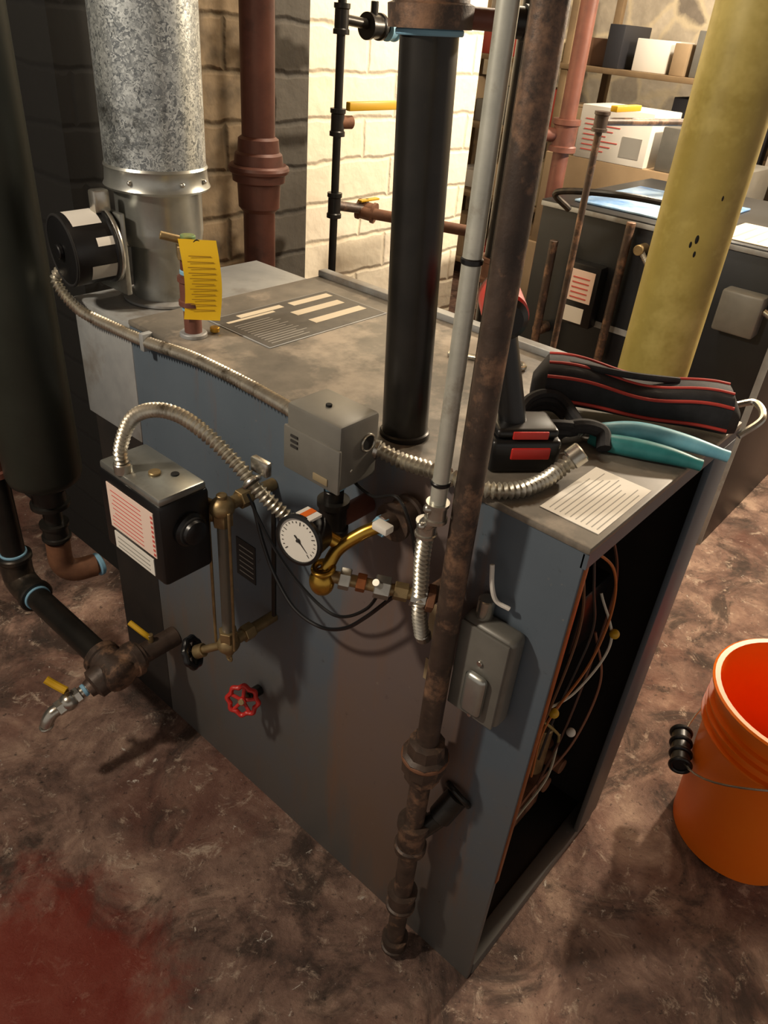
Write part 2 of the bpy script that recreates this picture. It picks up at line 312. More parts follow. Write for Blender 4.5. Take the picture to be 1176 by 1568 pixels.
for k,(c,pts) in enumerate([('#b56a35',[(.122,.05,.87),(.20,.03,.80),(.25,.03,.69),(.22,.03,.60),(.14,.04,.52),(.17,.05,.36)]),('#d8d2c2',[(.27,.06,.70),(.26,.02,.63),(.20,.03,.56),(.13,.05,.55)]),('#3a3633',[(.15,.06,.9),(.17,.04,.78),(.22,.04,.66),(.2,.05,.5),(.21,.06,.36)]),('#5a3a2a',[(.18,.06,.9),(.24,.04,.78),(.3,.05,.64),(.24,.04,.45),(.2,.05,.28)]),('#8f7f4a',[(.12,.06,.55),(.16,.03,.5),(.22,.04,.42),(.28,.06,.3)]),('#8a5a40',[(.3,.06,.6),(.31,.03,.5),(.27,.03,.38),(.2,.05,.3),(.12,.06,.24)]),('#6d4a30',[(.10,.05,.9),(.13,.03,.75),(.11,.03,.6),(.12,.05,.45)]),('#b5ad98',[(.25,.05,.40),(.19,.03,.36),(.14,.04,.30),(.10,.06,.2)])]):
    b.tube(pts,.0022,mat('wire_%d'%k,c,rough=.5),seg=6)
b.ball((.265,.02,.645),.008,YEL); b.ball((.13,.03,.565),.008,YEL); b.ball((.24,.03,.43),.008,WHT)
# flue box at rear
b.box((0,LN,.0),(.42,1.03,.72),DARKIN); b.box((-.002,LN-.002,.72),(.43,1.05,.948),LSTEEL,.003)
# plate on top
b.box((.10,.63,.956),(.385,.79,.9575),LSTEEL,.0005)
INKP=mat('plate_dark_print','#46433f','#57534c',rough=.5,scale=40)
b.box((.103,.633,.9575),(.382,.787,.958),INKP)
for x0,x1,y0,y1 in [(.15,.25,.762,.776),(.27,.37,.757,.775),(.24,.36,.715,.735),(.24,.37,.668,.688),(.115,.22,.752,.759)]:
    b.box((x0,y0,.958),(x1,y1,.9585),CRM)
for i in range(12): b.box((.115,.642+i*.0085,.958),(.19+.03*random.random(),.644+i*.0085,.9584),GREYT)
# white label near front edge
b.box((.028,.004,.956),(.165,.080,.9568),WHT)
for i in range(10): b.box((.035,.009+i*.0068,.9568),(.13+.028*random.random(),.0103+i*.0068,.957),GREYT)
# side data plate
b.box((-.0015,.555,.57),(0,.605,.65),INK)
for i in range(6): b.box((-.0018,.56,.58+i*.011),(-.001,.597,.582+i*.011),GREYT)
b.box((-.001,.155,.70),(0,.19,.76),mat('masking_tape','#9a8667',rough=.8)); b.box((-.001,.165,.62),(0,.185,.66),MC['masking_tape'])
b.done()
b=B('handwheel_valve'); b.cyl((0,.55,.315),(-.03,.55,.318),.011,BLK); b.wheel((-.05,.54,.33),(-.8,-.5,.35),.028,RED,wob=.08,r=.005); b.cyl((-.03,.55,.318),(-.058,.536,.334),.006,OBR); b.done()
# ---------------------------------------------------------------- flue
b=B('galvanized_flue_pipe'); cx,cy=.131,.953
b.lathe((cx,cy,.95),(0,0,1),[(0,.062),(.004,.056),(.09,.054),(.1,.058),(.102,.070),(.12,.073),(.125,.073),(.185,.073),(.19,.076),(.193,.078)],GALVS,48)
b.lathe((cx,cy,1.14),(0,0,1),[(0,.086),(.004,.089),(.010,.086),(.03,.084),(.034,.086),(.038,.084)],GALVS,48)
b.lathe((cx,cy,1.175),(0,0,1),[(0,.083),(.3,.083),(.302,.085),(.308,.085),(.31,.083),(1.32,.083)],GALV,48)
b.lathe((cx,cy,.95),(0,0,1),[(0,.075),(.004,.075),(.006,.06)],LSTEEL,40)
for a in (3.6,4.6,5.2): b.ball((cx+.087*math.cos(a),cy+.087*math.sin(a),1.157),.004,CHR,sub=2)
b.done()
b=B('vent_damper_motor'); o=V((.032,.965,1.055)); ax=V((-1,.12,-.05)).normalized()
b.lathe(o,ax,[(0,.05),(.0,.058),(.006,.062),(.010,.062),(.012,.058),(.075,.058),(.078,.056),(.08,.050)],BPL,40)
b.torus(o+ax*.002,ax,.060,.004,CHR); b.torus(o+ax*.078,ax,.056,.0025,BMT)
b.cyl(o+ax*.08,o+ax*.088,.012,BPL)
b.cyl(o,o-ax*.05,.012,CHR); b.box((.035,.925,.975),(.045,1.01,1.11),GALVS,.002)
q=ax.to_track_quat('Z','Y').to_matrix()
def patch(a0,a1,d0,d1,r,m):
    X=q@V((1,0,0));Y=q@V((0,1,0)); n=8; vs=[]
    for i in range(n+1):
        a=a0+(a1-a0)*i/n
        for d in (d0,d1): vs.append(o+ax*d+(X*math.cos(a)+Y*math.sin(a))*r)
    b.raw(vs,[[2*i,2*i+1,2*i+3,2*i+2] for i in range(n)],m)
up=V((-.1,-.35,1)); X=q@V((1,0,0));Y=q@V((0,1,0)); a=math.atan2(up.dot(Y),up.dot(X))
patch(a-.35,a+.45,.02,.068,.0588,WHT); sg=1 if (X*math.cos(a+1.1)+Y*math.sin(a+1.1)).y<0 else -1
patch(a+sg*.75,a+sg*.98,.01,.04,.0588,WHT); patch(a+sg*1.5,a+sg*2.0,.012,.055,.0588,mat('foil_label','#a7a49b',rough=.4))
b.box((.005,.945,1.108),(.035,.965,1.145),CHR,.005)
b.done()
# ---------------------------------------------------------------- relief pipe with tag
b=B('relief_valve'); x,y=.04,.748
b.cyl((x,y,.955),(x,y,.963),.022,LSTEEL); b.cyl((x,y,.95),(x,y,1.09),.014,REDP); b.cyl((x,y,.998),(x,y,1.006),.0155,TAPE); b.cyl((x,y,1.055),(x,y,1.063),.0155,TAPE)
fit(b,(x,y,1.03),(0,0,1),.017,.045,REDP); hexn(b,(x,y,1.08),(x,y,1.10),.02,OBR); b.cyl((x,y,1.1),(x,y,1.115),.012,mat('verdigris','#4e7a5a','#8a8a4a',rough=.6,metal=.4,scale=50)); b.cyl((x,y,1.105),(x-.035,y+.02,1.115),.006,OBR)
b.cyl((x+.035,y-.01,.958),(x+.035,y-.01,.966),.008,BRASS)
b.done()
b=B('warning_tag'); c=V((.038,.722,1.052)); rt=V((.76,-.65,0)).normalized(); vs=[];n=10
for i in range(n+1):
    t=i/n; z=.062-.125*t; off=.004*math.sin(t*5)
    for sx in (-.028,.028): vs.append(c+rt*(sx+.006*math.sin(t*3))+V((-.62,-.78,0))*(off+.002*(sx>0))+V((0,0,z)))
b.raw(vs,[[2*i,2*i+1,2*i+3,2*i+2] for i in range(n)],YTAG)
nrm=V((-.65,-.76,0))
for i in range(11):
    z=.038-.0085*i; wd=.021-.005*random.random(); t=(.062-z)/.125; off=.004*math.sin(t*5)+.0026
    p=c+nrm*(off)+V((0,0,z))+rt*.006*math.sin(t*3); b.quad([p-rt*wd,p+rt*wd,p+rt*wd+V((0,0,.0014)),p-rt*wd+V((0,0,.0014))],mat('tag_ink','#a07c12',rough=.7))
b.torus(c+V((0,0,.055)),nrm,.006,.0015,BMT,seg=16)
b.done()
# ---------------------------------------------------------------- armored conduits
b=B('flexible_conduit'); R=.0085
b.tube([(-.02,1.01,1.02),(-.035,1.035,.985),(-.025,.99,.945),(-.012,.90,.935),(-.012,.80,.94),(-.012,.68,.952),(-.015,.56,.955),(-.03,.45,.962),(-.055,.37,.975)],R,FLEX,12,rib=.007,amp=.22)
b.box((-.022,.80,.925),(-.001,.812,.955),LSTEEL,.002)
b.done()
b=B('flexible_conduit')
b.tube([(-.188,.615,.85),(-.189,.613,.885),(-.18,.592,.935),(-.172,.55,.963),(-.165,.50,.972),(-.16,.448,.962),(-.15,.405,.935),(-.14,.373,.905),(-.12,.342,.872)],R,FLEX,12,rib=.007,amp=.22)
b.torus((-.145,.385,.918),V((.02,-.4,-.3)),.011,.003,CHR); b.box((-.135,.37,.925),(-.125,.40,.945),CHR,.002)
b.cyl((-.188,.615,.845),(-.188,.615,.862),.013,CHR,seg=14)
b.done()
b=B('flexible_conduit')
b.tube([(-.03,.285,.968),(-.022,.25,.962),(-.018,.2,.967),(-.012,.16,.967),(.0,.13,.966),(.029,.108,.966),(.065,.100,.967),(.092,.098,.97),(.116,.091,.983)],R*1.05,FLEX,12,rib=.007,amp=.22)
b.cyl((.112,.094,.98),(.124,.086,.992),.014,CHR,seg=12); b.cyl((-.034,.292,.968),(-.028,.28,.966),.013,CHR,seg=12)
b.done()
# ---------------------------------------------------------------- pressure control box
b=B('pressure_control_box')
b.box((-.10,.28,.932),(-.032,.372,1.02),GBOX,.005); b.box((-.103,.278,.93),(-.098,.374,.99),GBOX,.002)
b.cyl((-.052,.2805,.985),(-.052,.279,.985),.010,BMT); b.torus((-.052,.279,.985),(0,1,0),.011,.0015,CHR)
b.box((-.1045,.295,.936),(-.1025,.32,.946),mat('tan_plate','#8b7d62',rough=.5),.001)
for i in range(3): b.box((-.1045,.348,.965+i*.007),(-.1025,.36,.968+i*.007),INK)
b.cyl((-.07,.33,1.02),(-.07,.33,1.023),.004,BMT); b.ball((-.0785,.282,.955),.003,CHR,sub=2)
b.cyl((-.07,.315,.93),(-.07,.315,.90),.010,OBR); hexn(b,(-.07,.315,.925),(-.07,.315,.912),.015,TAPE)
b.done()
# ---------------------------------------------------------------- pressure manifold
b=B('pipe_manifold')
b.cyl((-.07,.315,.91),(-.07,.315,.85),.013,BLK); fit(b,(-.07,.315,.87),(0,0,1),.018,.05,BLK); b.cyl((-.07,.315,.86),(.0,.315,.86),.014,REDP)
b.cyl((-.07,.235,.893),(0,.235,.885),.013,BRNP); fit(b,(-.03,.235,.888),(1,0,0),.022,.035,BRNP); hexn(b,(-.072,.235,.893),(-.062,.235,.892),.0135,TAPE)
b.tube([(-.13,.272,.818),(-.118,.272,.84),(-.105,.268,.86),(-.085,.25,.882),(-.070,.236,.893)],.0085,BRASS,14)
b.ball((-.13,.272,.818),.017,BRASS,sc=(.9,1,1.15)); b.torus((-.128,.272,.838),(-.2,0,1),.012,.004,BRASS)
d=(V((-.05,.164,.812))-V((-.115,.256,.825))); p0=V((-.115,.256,.825)); u=d.normalized()
b.cyl(p0-u*.02,p0+d,.008,OBR)
for s_,l_,r_,m_ in [(0,.014,.014,CHR),(.022,.012,.012,COP),(.045,.02,.015,CHR),(.07,.018,.012,OBR),(.092,.02,.015,CHR),(.112,.01,.018,RUST)]:
    hexn(b,p0+u*s_,p0+u*(s_+l_),r_,m_)
b.cyl(p0+u*.055,p0+u*.055+V((-.02,-.005,.022)),.005,CHR); b.cyl((-.05,.164,.812),(0,.164,.81),.012,BRNP)
b.done()
# ---------------------------------------------------------------- gauge
b=B('pressure_gauge'); c=V((-.152,.292,.882)); ax=V((-1,-.18,.12)).normalized(); q=ax.to_track_quat('Z','Y').to_matrix()
up=V((0,0,1)); up=(up-ax*up.dot(ax)).normalized(); sd=ax.cross(up)
b.lathe(c-ax*.035,ax,[(0,.022),(.003,.027),(.028,.030),(.032,.033),(.037,.033),(.038,.029),(.034,.028)],BPL,40)
b.lathe(c,ax,[(0,.0285),(.0006,.0285)],WHT,40)
for i in range(21):
    a=math.radians(-135+270*i/20); dr=up*math.cos(a)+sd*math.sin(a); tn=up*-math.sin(a)+sd*math.cos(a); r0=.020 if i%5==0 else .0225; p=c+ax*.0012
    b.quad([p+dr*r0-tn*.0005,p+dr*r0+tn*.0005,p+dr*.025+tn*.0005,p+dr*.025-tn*.0005],INK)
dr=(up*-.6+sd*-.7).normalized(); tn=dr.cross(ax); p=c+ax*.0016; b.quad([p-dr*.008-tn*.0012,p-dr*.008+tn*.0012,p+dr*.019+tn*.0003,p+dr*.019-tn*.0003],INK)
b.lathe(c+ax*.0015,ax,[(0,.003),(.002,.002)],INK,12)
b.box(c+V((.006,-.012,.028)),c+V((.026,.012,.0315)),WHT); b.box(c+V((.006,-.003,.0315)),c+V((.026,.006,.032)),mat('orange_sticker','#e06a1c'))
b.cyl(c-ax*.035,(-.10,.268,.862),.009,BRASS)
b.done()
# ---------------------------------------------------------------- relay box
b=B('low_water_cutoff_control')
b.box((-.20,.515,.70),(-.115,.668,.838),BPL,.007); b.box((-.197,.518,.834),(-.118,.665,.848),GALVS,.004)
b.box((-.2012,.53,.745),(-.2,.645,.822),PINKL)
for i in range(9): b.box((-.2016,.56,.751+i*.0075),(-.2011,.64-.015*random.random(),.7523+i*.0075),RPNT)
for i in range(9): b.box((-.2016,.531,.748+i*.008),(-.2011,.536,.752+i*.008),RPNT)
b.box((-.2012,.54,.708),(-.2,.64,.738),WHT); 
for i in range(3): b.box((-.2016,.55,.713+i*.008),(-.2011,.632,.715+i*.008),GREYT)
b.lathe((-.155,.516,.785),(0,-1,0),[(0,.026),(.008,.026),(.010,.023),(.012,.02),(.02,.018),(.022,.014)],BPL,30); b.torus((-.155,.504,.785),(0,1,0),.019,.003,BMT)
b.cyl((-.16,.58,.848),(-.16,.58,.852),.009,OBR); b.cyl((-.14,.56,.848),(-.14,.56,.85),.006,BMT)
b.cyl((-.13,.56,.775),(-.09,.52,.78),.013,OBR)
b.done()
# ---------------------------------------------------------------- sight glass
b=B('water_level_sight_glass'); x,y=-.10,.508
b.cyl((x,y,.54),(x,y,.79),.0095,GLASS,seg=20); b.cyl((x,y,.545),(x,y,.785),.007,mat('stained_water','#8a6a45',rough=.2),seg=14)
for dx,dy in ((-.012,.018),(.012,.016),(-.004,-.02)): b.cyl((x+dx,y+dy,.53),(x+dx,y+dy,.80),.0025,OBR,seg=8)
for z in (.80,.53):
    s_=1 if z>.7 else -1
    hexn(b,(x,y,z-.03*s_),(x,y,z-.008*s_),.016,OBR); b.ball((x,y,z),.018,OBR,sc=(1.1,1,1)); b.cyl((x,y,z),(0,y,z),.010,OBR); hexn(b,(-.07,y,z),(-.05,y,z),.015,OBR)
    b.cyl((x,y,z),(x,y,z+.022*s_),.008,OBR)
b.cyl((x,y,.80),(x-.01,y+.045,.80),.006,OBR); b.wheel((x-.01,y+.05,.80),(-.2,1,0),.016,BPL)
b.cyl((x,y,.53),(-.13,.569,.487),.007,OBR); b.cyl((-.12,.55,.50),(-.128,.563,.49),.012,OBR); b.wheel((-.13,.569,.487),(-.5,.75,-.4),.024,BPL,r=.006)
b.cyl((x,y,.53),(x,y,.50),.005,OBR); b.torus((x,y,.497),(1,0,0),.006,.002,OBR,seg=12)
b.cyl((-.03,.475,.57),(-.03,.475,.80),.004,BLK)
b.done()
b=B('control_wiring'); 
b.tube([(-.06,.505,.80),(-.05,.50,.789),(-.05,.478,.73),(-.05,.451,.682),(-.055,.40,.648),(-.05,.348,.641),(-.05,.30,.67),(-.05,.261,.717),(-.05,.22,.777),(-.05,.20,.80)],.003,BPL,8)
b.tube([(-.06,.50,.81),(-.05,.46,.74),(-.045,.40,.69),(-.04,.33,.67),(-.04,.27,.72),(-.04,.24,.79)],.0025,BPL,8)
b.tube([(-.06,.30,.93),(-.07,.25,.93),(-.075,.21,.95),(-.07,.19,.92),(-.06,.18,.86)],.0022,BPL,8)
b.tube([(-.02,.10,.885),(-.025,.092,.86),(-.02,.085,.838),(-.012,.07,.83)],.003,WHT,8)
b.box((-.095,.205,.905),(-.08,.228,.915),WHT,.002)
b.done()
# ---------------------------------------------------------------- pipes at the front
b=B('gas_supply_pipe'); x,y=-.05,.13; r=.0158
b.cyl((x,y,.0),(x,y,2.5),r,BRNP,bev=0)
for z,rr,l in ((.17,.0215,.045),(.35,.022,.07),(.03,.020,.03)): fit(b,(x,y,z),(0,0,1),rr,l,BRNP)
b.lathe((x,y,.495),(0,0,1),[(0,.02),(0,.027),(.018,.027),(.02,.033),(.05,.034),(.055,.028),(.075,.026),(.078,.018)],BRNP,10)
b.torus((x,y,.54),(0,0,1),.030,.005,RUST)
b.cyl((x,y,.345),(-.022,.10,.40),.015,BLK); b.cyl((-.024,.103,.395),(.0,.09,.44),.019,BLK); b.torus((-.002,.09,.44),(1,-.2,.6),.021,.005,BLK)
b.done()
b=B('steel_conduit'); x,y=-.069,.156
b.cyl((x,y,.965),(x,y,2.5),.0094,COND,bev=0); b.cyl((x,y,1.23),(x,y,1.236),.0108,BPL); b.cyl((x,y,.99),(x,y,.995),.0112,BPL)
fit(b,(x,y,.955),(0,0,1),.0115,.025,CHR); b.cyl((x,y,.948),(x-.002,y+.012,.93),.009,CHR); fit(b,(x+.002,y+.012,.925),(0,0,1),.0115,.02,CHR)
b.tube([(x+.002,y+.012,.92),(x+.004,y+.014,.88),(x+.008,y+.014,.84),(-.058,.168,.79),(-.045,.168,.742)],.0085,FLEX,12,rib=.007,amp=.22)
b.cyl((-.045,.168,.748),(-.04,.168,.735),.011,CHR)
b.ball((x-.01,y+.005,.96),.006,CHR); b.ball((x-.012,y+.01,.935),.005,CHR)
b.done()
b=B('electrical_switch_box'); 
b.box((-.034,.042,.648),(0,.122,.802),GBOX,.010,3); b.box((-.038,.046,.652),(-.033,.118,.798),GBOX,.002)
b.box((-.050,.062,.665),(-.037,.094,.735),GALVS,.008,3); b.cyl((-.037,.08,.75),(-.041,.08,.75),.004,CHR); b.cyl((-.037,.08,.657),(-.041,.08,.657),.003,CHR)
b.cyl((-.015,.1,.80),(-.015,.1,.83),.011,CHR)
b.done()
# ---------------------------------------------------------------- steam riser
b=B('steam_riser_pipe'); p0=V((.045,.30,.95)); p1=V((.036,.314,1.39)); u=(p1-p0).normalized()
b.cyl(p0,p0+u*1.53,.030,BLK,bev=0,seg=36); b.cyl(p0+V((0,0,.004)),p0+u*.014,.033,BLK)
b.cyl(p0+u*.452,p0+u*.458,.0345,TAPE); b.lathe(p0+u*.458,u,[(0,.034),(0,.042),(.02,.043),(.022,.038),(.06,.038),(.062,.048),(.10,.05),(.11,.04)],BRNP,36)
q0=p0+u*.47; b.cyl(q0+V((.01,-.005,0)),q0+V((.085,-.06,.0)),.010,REDP); fit(b,q0+V((.075,-.052,0)),(.8,-.6,0),.014,.02,BLK)
b.done()
# ---------------------------------------------------------------- drain stack at rear
b=B('cast_iron_drain_stack'); x,y=.525,1.15
b.cyl((x,y,0),(x,y,2.5),.036,REDP,bev=0,seg=32)
b.lathe((x,y,1.02),(0,0,1),[(0,.037),(.01,.046),(.06,.048),(.065,.058),(.09,.060),(.094,.055),(.12,.052),(.125,.046),(.15,.044),(.155,.037)],REDP,32)
b.torus((x,y,1.11),(0,0,1),.058,.010,REDP); b.torus((x,y,.87),(0,0,1),.038,.006,REDP)
b.done()
# ---------------------------------------------------------------- water pipes by white wall
b=B('water_supply_pipe'); x,y=.80,1.18
b.cyl((x,y,.0),(x,y,2.5),.010,BLK,bev=0)
for z in (1.0,1.19,1.4): fit(b,(x,y,z),(0,0,1),.016,.06,BLK)
b.cyl((x,y,1.0),(x+.09,y-.02,.985),.012,BRNP); fit(b,(x+.1,y-.022,.98),(.3,-.7,-.1),.022,.05,RUST); b.cyl((x+.08,y-.02,.98),(x+.26,y-.30,.96),.014,RUST)
b.box((x+.07,y-.03,1.005),(x+.14,y-.015,1.01),YEL,.001); b.cyl((x+.1,y-.022,.98),(x+.1,y-.022,1.01),.005,CHR)
b.box((x+.02,y-.02,1.215),(x+.2,y-.005,1.235),YEL,.003); b.cyl((x,y,1.19),(x+.04,y-.01,1.19),.015,RUST)
b.cyl((x,y,1.40),(x+.25,y-.02,1.38),.011,BLK); fit(b,(x+.1,y-.008,1.39),(1,0,0),.024,.05,BLK); b.cyl((x+.1,y-.008,1.39),(x+.1,y-.008,1.44),.009,BLK); fit(b,(x+.16,y-.01,1.385),(1,0,0),.020,.03,TAPE)
b.done()
# ---------------------------------------------------------------- left: header & returns
b=B('insulated_vertical_pipe'); x,y=-.082,1.125
b.lathe((x,y,.55),(0,0,1),[(0,.04),(.004,.058),(.015,.071),(.03,.075),(1.95,.075)],DKG,40)
b.cyl((x,y,.36),(x,y,.56),.020,BLK); fit(b,(x,y,.52),(0,0,1),.034,.05,BLK); fit(b,(x+.0,y,.43),(0,0,1),.026,.04,BLK)
b.tube([(x,y,.40),(x,y,.34),(x+.02,y-.01,.315),(x+.065,y-.02,.31)],.026,RUST,18); b.cyl((x+.06,y-.02,.31),(x+.082,y-.03,.31),.018,RUST); b.cyl((x+.066,y-.022,.31),(x+.078,y-.022,.31),.027,TAPE)
b.done()
b=B('condensate_return_pipe'); x,z=-.147,.27; r=.026
b.cyl((x,1.213,z),(x,1.213,2.5),r,BLK,bev=0); fit(b,(x,1.213,.60),(0,0,1),.033,.08,REDP)
b.tube([(x,1.213,z+.07),(x,1.213,z+.03),(x,1.205,z+.008),(x,1.17,z),(x,1.14,z)],.034,BLK,20); b.cyl((x,1.213,z+.065),(x,1.213,z+.08),.038,BLK); b.cyl((x,1.15,z),(x,1.135,z),.038,BLK)
b.cyl((x,1.135,z),(x,1.129,z),.029,TAPE); b.cyl((x,1.213,z+.08),(x,1.213,z+.086),.029,TAPE)
b.cyl((x,1.2,z),(x,.82,z),r,BLK); b.cyl((x,.885,z),(x,.879,z),.029,TAPE)
b.lathe((x,.877,z),(0,-1,0),[(0,.03),(0,.038),(.014,.038),(.016,.034),(.08,.034),(.085,.028),(.087,.01)],BRNP,28)
b.lathe((x,.825,z),(1,0,0),[(0,.034),(.035,.034),(.037,.038),(.05,.038),(.052,.03),(.06,.03)],BRNP,28); b.cyl((x+.055,.825,z),(x+.060,.825,z),.029,TAPE); b.cyl((x+.05,.825,z),(0,.825,z),.022,BRNP)
b.lathe((x,.832,z-.005),(-.95,.05,-.3),[(0,.034),(.045,.032),(.05,.02),(.06,.018)],BRNP,24)
d=V((-.95,.08,-.25)).normalized(); p=V((x,.832,z-.005))+d*.055
b.cyl(p,p+d*.02,.012,CHR); b.cyl(p+d*.006,p+d*.014,.0135,TAPE); hexn(b,p+d*.02,p+d*.032,.017,CHR); b.ball(p+d*.045,.019,CHR); hexn(b,p+d*.055,p+d*.07,.016,CHR)
b.tube([p+d*.065,p+d*.08,p+d*.09+V((0,0,-.008)),p+d*.096+V((0,0,-.02))],.013,CHR,14); b.torus(p+d*.096+V((0,0,-.02)),(-.3,0,1),.012,.003,CHR,seg=16)
b.cyl(p+d*.045,p+d*.045+V((0,0,.03)),.005,OBR); hh=p+d*.045+V((0,0,.03)); b.tube([hh,hh+V((-.01,.02,.008)),hh+V((-.02,.035,.02))],.008,YEL,10)
e=V((-.06,.825,.30)); b.cyl((-.06,.825,.27),e+V((0,0,.01)),.006,OBR); b.tube([e,e+V((-.01,.01,.015)),e+V((-.02,.04,.03))],.006,YEL,10)
b.done()
# ---------------------------------------------------------------- things on top
b=B('cordless_drill'); c=V((.098,.160,.956)); R3=Matrix.Rotation(-.7,3,'Z')
def dbox(lo,hi,m,bev):
    lo=V(lo);hi=V(hi); cc=(lo+hi)/2; h=(hi-lo)/2; p=c+R3@cc; b.box(p-h,p+h,m,bev,3,R3)
dbox((-.045,-.032,0),(.045,.032,.045),BPL,.007); dbox((-.047,-.02,.012),(-.04,.02,.032),RED,.003); dbox((-.02,-.034,.02),(.03,-.030,.036),RED,.002)
dbox((-.04,-.028,.045),(.04,.028,.058),BPL,.006); dbox((-.02,-.030,.046),(.025,-.027,.056),RED,.001)
hd=V((.66,.55,0)).normalized(); hc=V((.082,.205,1.145))
b.cyl(c+V((-.005,0.01,.05)),hc+V((0,0,-.01)),.017,BPL,r2=.016)
b.cyl(hc-hd*.035,hc+hd*.05,.026,RED,seg=32,bev=.005); b.cyl(hc-hd*.045,hc-hd*.033,.024,BPL,bev=.006); b.cyl(hc+hd*.05,hc+hd*.07,.021,BPL); b.cyl(hc+hd*.07,hc+hd*.095,.015,BPL,r2=.009)
b.done()
b=B('tool_bag'); A=V((.262,.245,.970)); E=V((.408,-.005,.960)); L_=(E-A).length; ux=(E-A).normalized(); uy=V((-ux.y,ux.x,0)).normalized(); n=16; k=20
vs=[];fs=[]; rs=[]
for i in range(n+1):
    t=i/n; e=min(1,math.sin(math.pi*min(max(t,.0),1))*3+.45); w=.036*e+.002*math.sin(t*14); h=.028*min(1,e+.1)+.003*math.sin(t*9)
    cc=A+ux*(L_*t)+V((0,0,h+.001)); rs.append((cc,w,h))
    for j in range(k):
        a=2*math.pi*j/k; ca,sa=math.cos(a),math.sin(a); f=lambda v:math.copysign(abs(v)**.6,v)
        vs.append(cc+uy*w*f(ca)+V((0,0,h*f(sa))))
for i in range(n):
    for j in range(k): fs.append([i*k+j,(i+1)*k+j,(i+1)*k+(j+1)%k,i*k+(j+1)%k])
fs.append(list(range(k))); fs.append([n*k+j for j in range(k)])
b.raw(vs,fs,NYL)
for sy,sz in ((-.98,.55),(-1.0,-.55),(-.45,.98),(.5,.98)):
    b.tube([cc+uy*w*sy*1.0+V((0,0,h*sz)) for cc,w,h in rs[1:-1]],.0024,REDF,8)
b.tube([A+ux*.02+V((0,0,.05))+uy*.015,A+ux*.06+V((0,0,.060))-uy*.01,A+ux*.13+V((0,0,.061))-uy*.015,A+ux*.2+V((0,0,.058))+uy*.005],.005,NYL,10)
b.tube([E+uy*.025+V((0,0,.03)),E+ux*.025+uy*.022+V((0,0,.04)),E+ux*.027-uy*.02+V((0,0,.035)),E-uy*.035+V((0,0,.01))],.005,CHR,8)
b.done()
b=B('open_end_wrench'); b.box((.33,.34,.957),(.345,.44,.963),CHR,.002,rot=Matrix.Rotation(.5,3,'Z')); b.torus((.36,.33,.961),(0,0,1),.014,.004,CHR,seg=20); b.done()
b=B('coiled_black_cord')
pts=[(.20+.045*math.cos(a)*(1+.1*math.sin(3*a)),.175+.04*math.sin(a),.966+.012*(a/8)+.008*math.sin(2*a)) for a in [i*.45 for i in range(36)]]
b.tube(pts,.007,NYL,8); b.tube([(.17,.16,.965),(.195,.13,.985),(.215,.105,.98),(.20,.09,.966)],.010,NYL,10)
b.done()
b=B('slip_joint_pliers')
g1=lambda t: .75+.5*math.sin(math.pi*min(1,t*1.05))
b.tube([(.222,.128,.968),(.240,.108,.972),(.262,.070,.978),(.285,.015,.976),(.305,-.036,.970)],.0105,BLUH,14,rad=g1)
b.tube([(.214,.118,.966),(.216,.095,.968),(.228,.060,.970),(.246,.020,.969),(.262,-.018,.965)],.0105,TEALH,14,rad=g1)
b.ball((.216,.126,.968),.014,CHR,sc=(1,1,.5)); b.cyl((.216,.126,.960),(.216,.126,.978),.006,OBR)
b.box((.180,.128,.960),(.222,.146,.976),CHR,.003,rot=Matrix.Rotation(-.5,3,'Z')); b.box((.183,.146,.961),(.215,.158,.975),CHR,.003,rot=Matrix.Rotation(-.35,3,'Z'))
b.done()
# ---------------------------------------------------------------- column, bucket
b=B('steel_support_column'); b.cyl((.80,.265,.012),(.80,.265,2.48),.068,YCOL,bev=0,seg=48); b.box((.70,.165,0),(.90,.365,.012),YCOL,.002); b.box((.70,.165,2.485),(.90,.365,2.5),YCOL,.002)
for a,z,r_ in ((3.62,1.13,.008),(3.66,1.105,.006),(3.95,1.20,.005),(3.5,1.12,.006)): b.ball((.8+.067*math.cos(a),.265+.067*math.sin(a),z),r_,BMT,sc=(.4,.4,1))
b.done()
b=B('orange_bucket'); C=(.655,-.245,0)
prof=[(0,.126),(.004,.130),(.25,.146),(.30,.149)]
for z in (.305,.33,.352): prof+=[(z,.151),(z+.002,.161),(z+.006,.161),(z+.008,.152)]
prof+=[(.395,.156),(.397,.166),(.405,.168),(.408,.164),(.407,.154),(.39,.150),(.2,.138),(.02,.124),(.018,.0)]
b.lathe(C,(0,0,1),prof,ORG,56,cap=False); b.lathe(C,(0,0,1),[(0,.0),(0,.126)],ORG,56,cap=False)
C=V(C); sd=V((-.93,-.37,0)).normalized(); fr=V((-.37,.93,0)).normalized()
for s_ in(1,-1): b.cyl(C+sd*.148*s_+V((0,0,.335)),C+sd*.172*s_+V((0,0,.335)),.014,ORG)
hp=[]
for i in range(25):
    a=math.pi*i/24; hp.append(C+sd*math.cos(a)*.168+fr*(.165*math.sin(a))+V((0,0,.335-.15*math.sin(a)**1.5)))
b.tube(hp,.0022,CHR,8,smooth=False)
mid=V(hp[12]); b.cyl(mid-sd*.045,mid+sd*.045,.019,BPL,bev=.004)
for k_ in (-.045,-.015,.015,.045): b.torus(mid+sd*k_,sd,.019,.005,BPL)
RAG=mat('red_rag','#a03a1c','#6e2414',rough=.9,scale=18,bump=.4)
for i in range(6): b.ball(C+V((.055*math.cos(i*1.05),.055*math.sin(i*1.05),.14+.015*math.sin(i*2))),.055,RAG,sc=(1.1,.8,.5),rot=Matrix.Rotation(i*1.3,3,'Z'))
b.done()
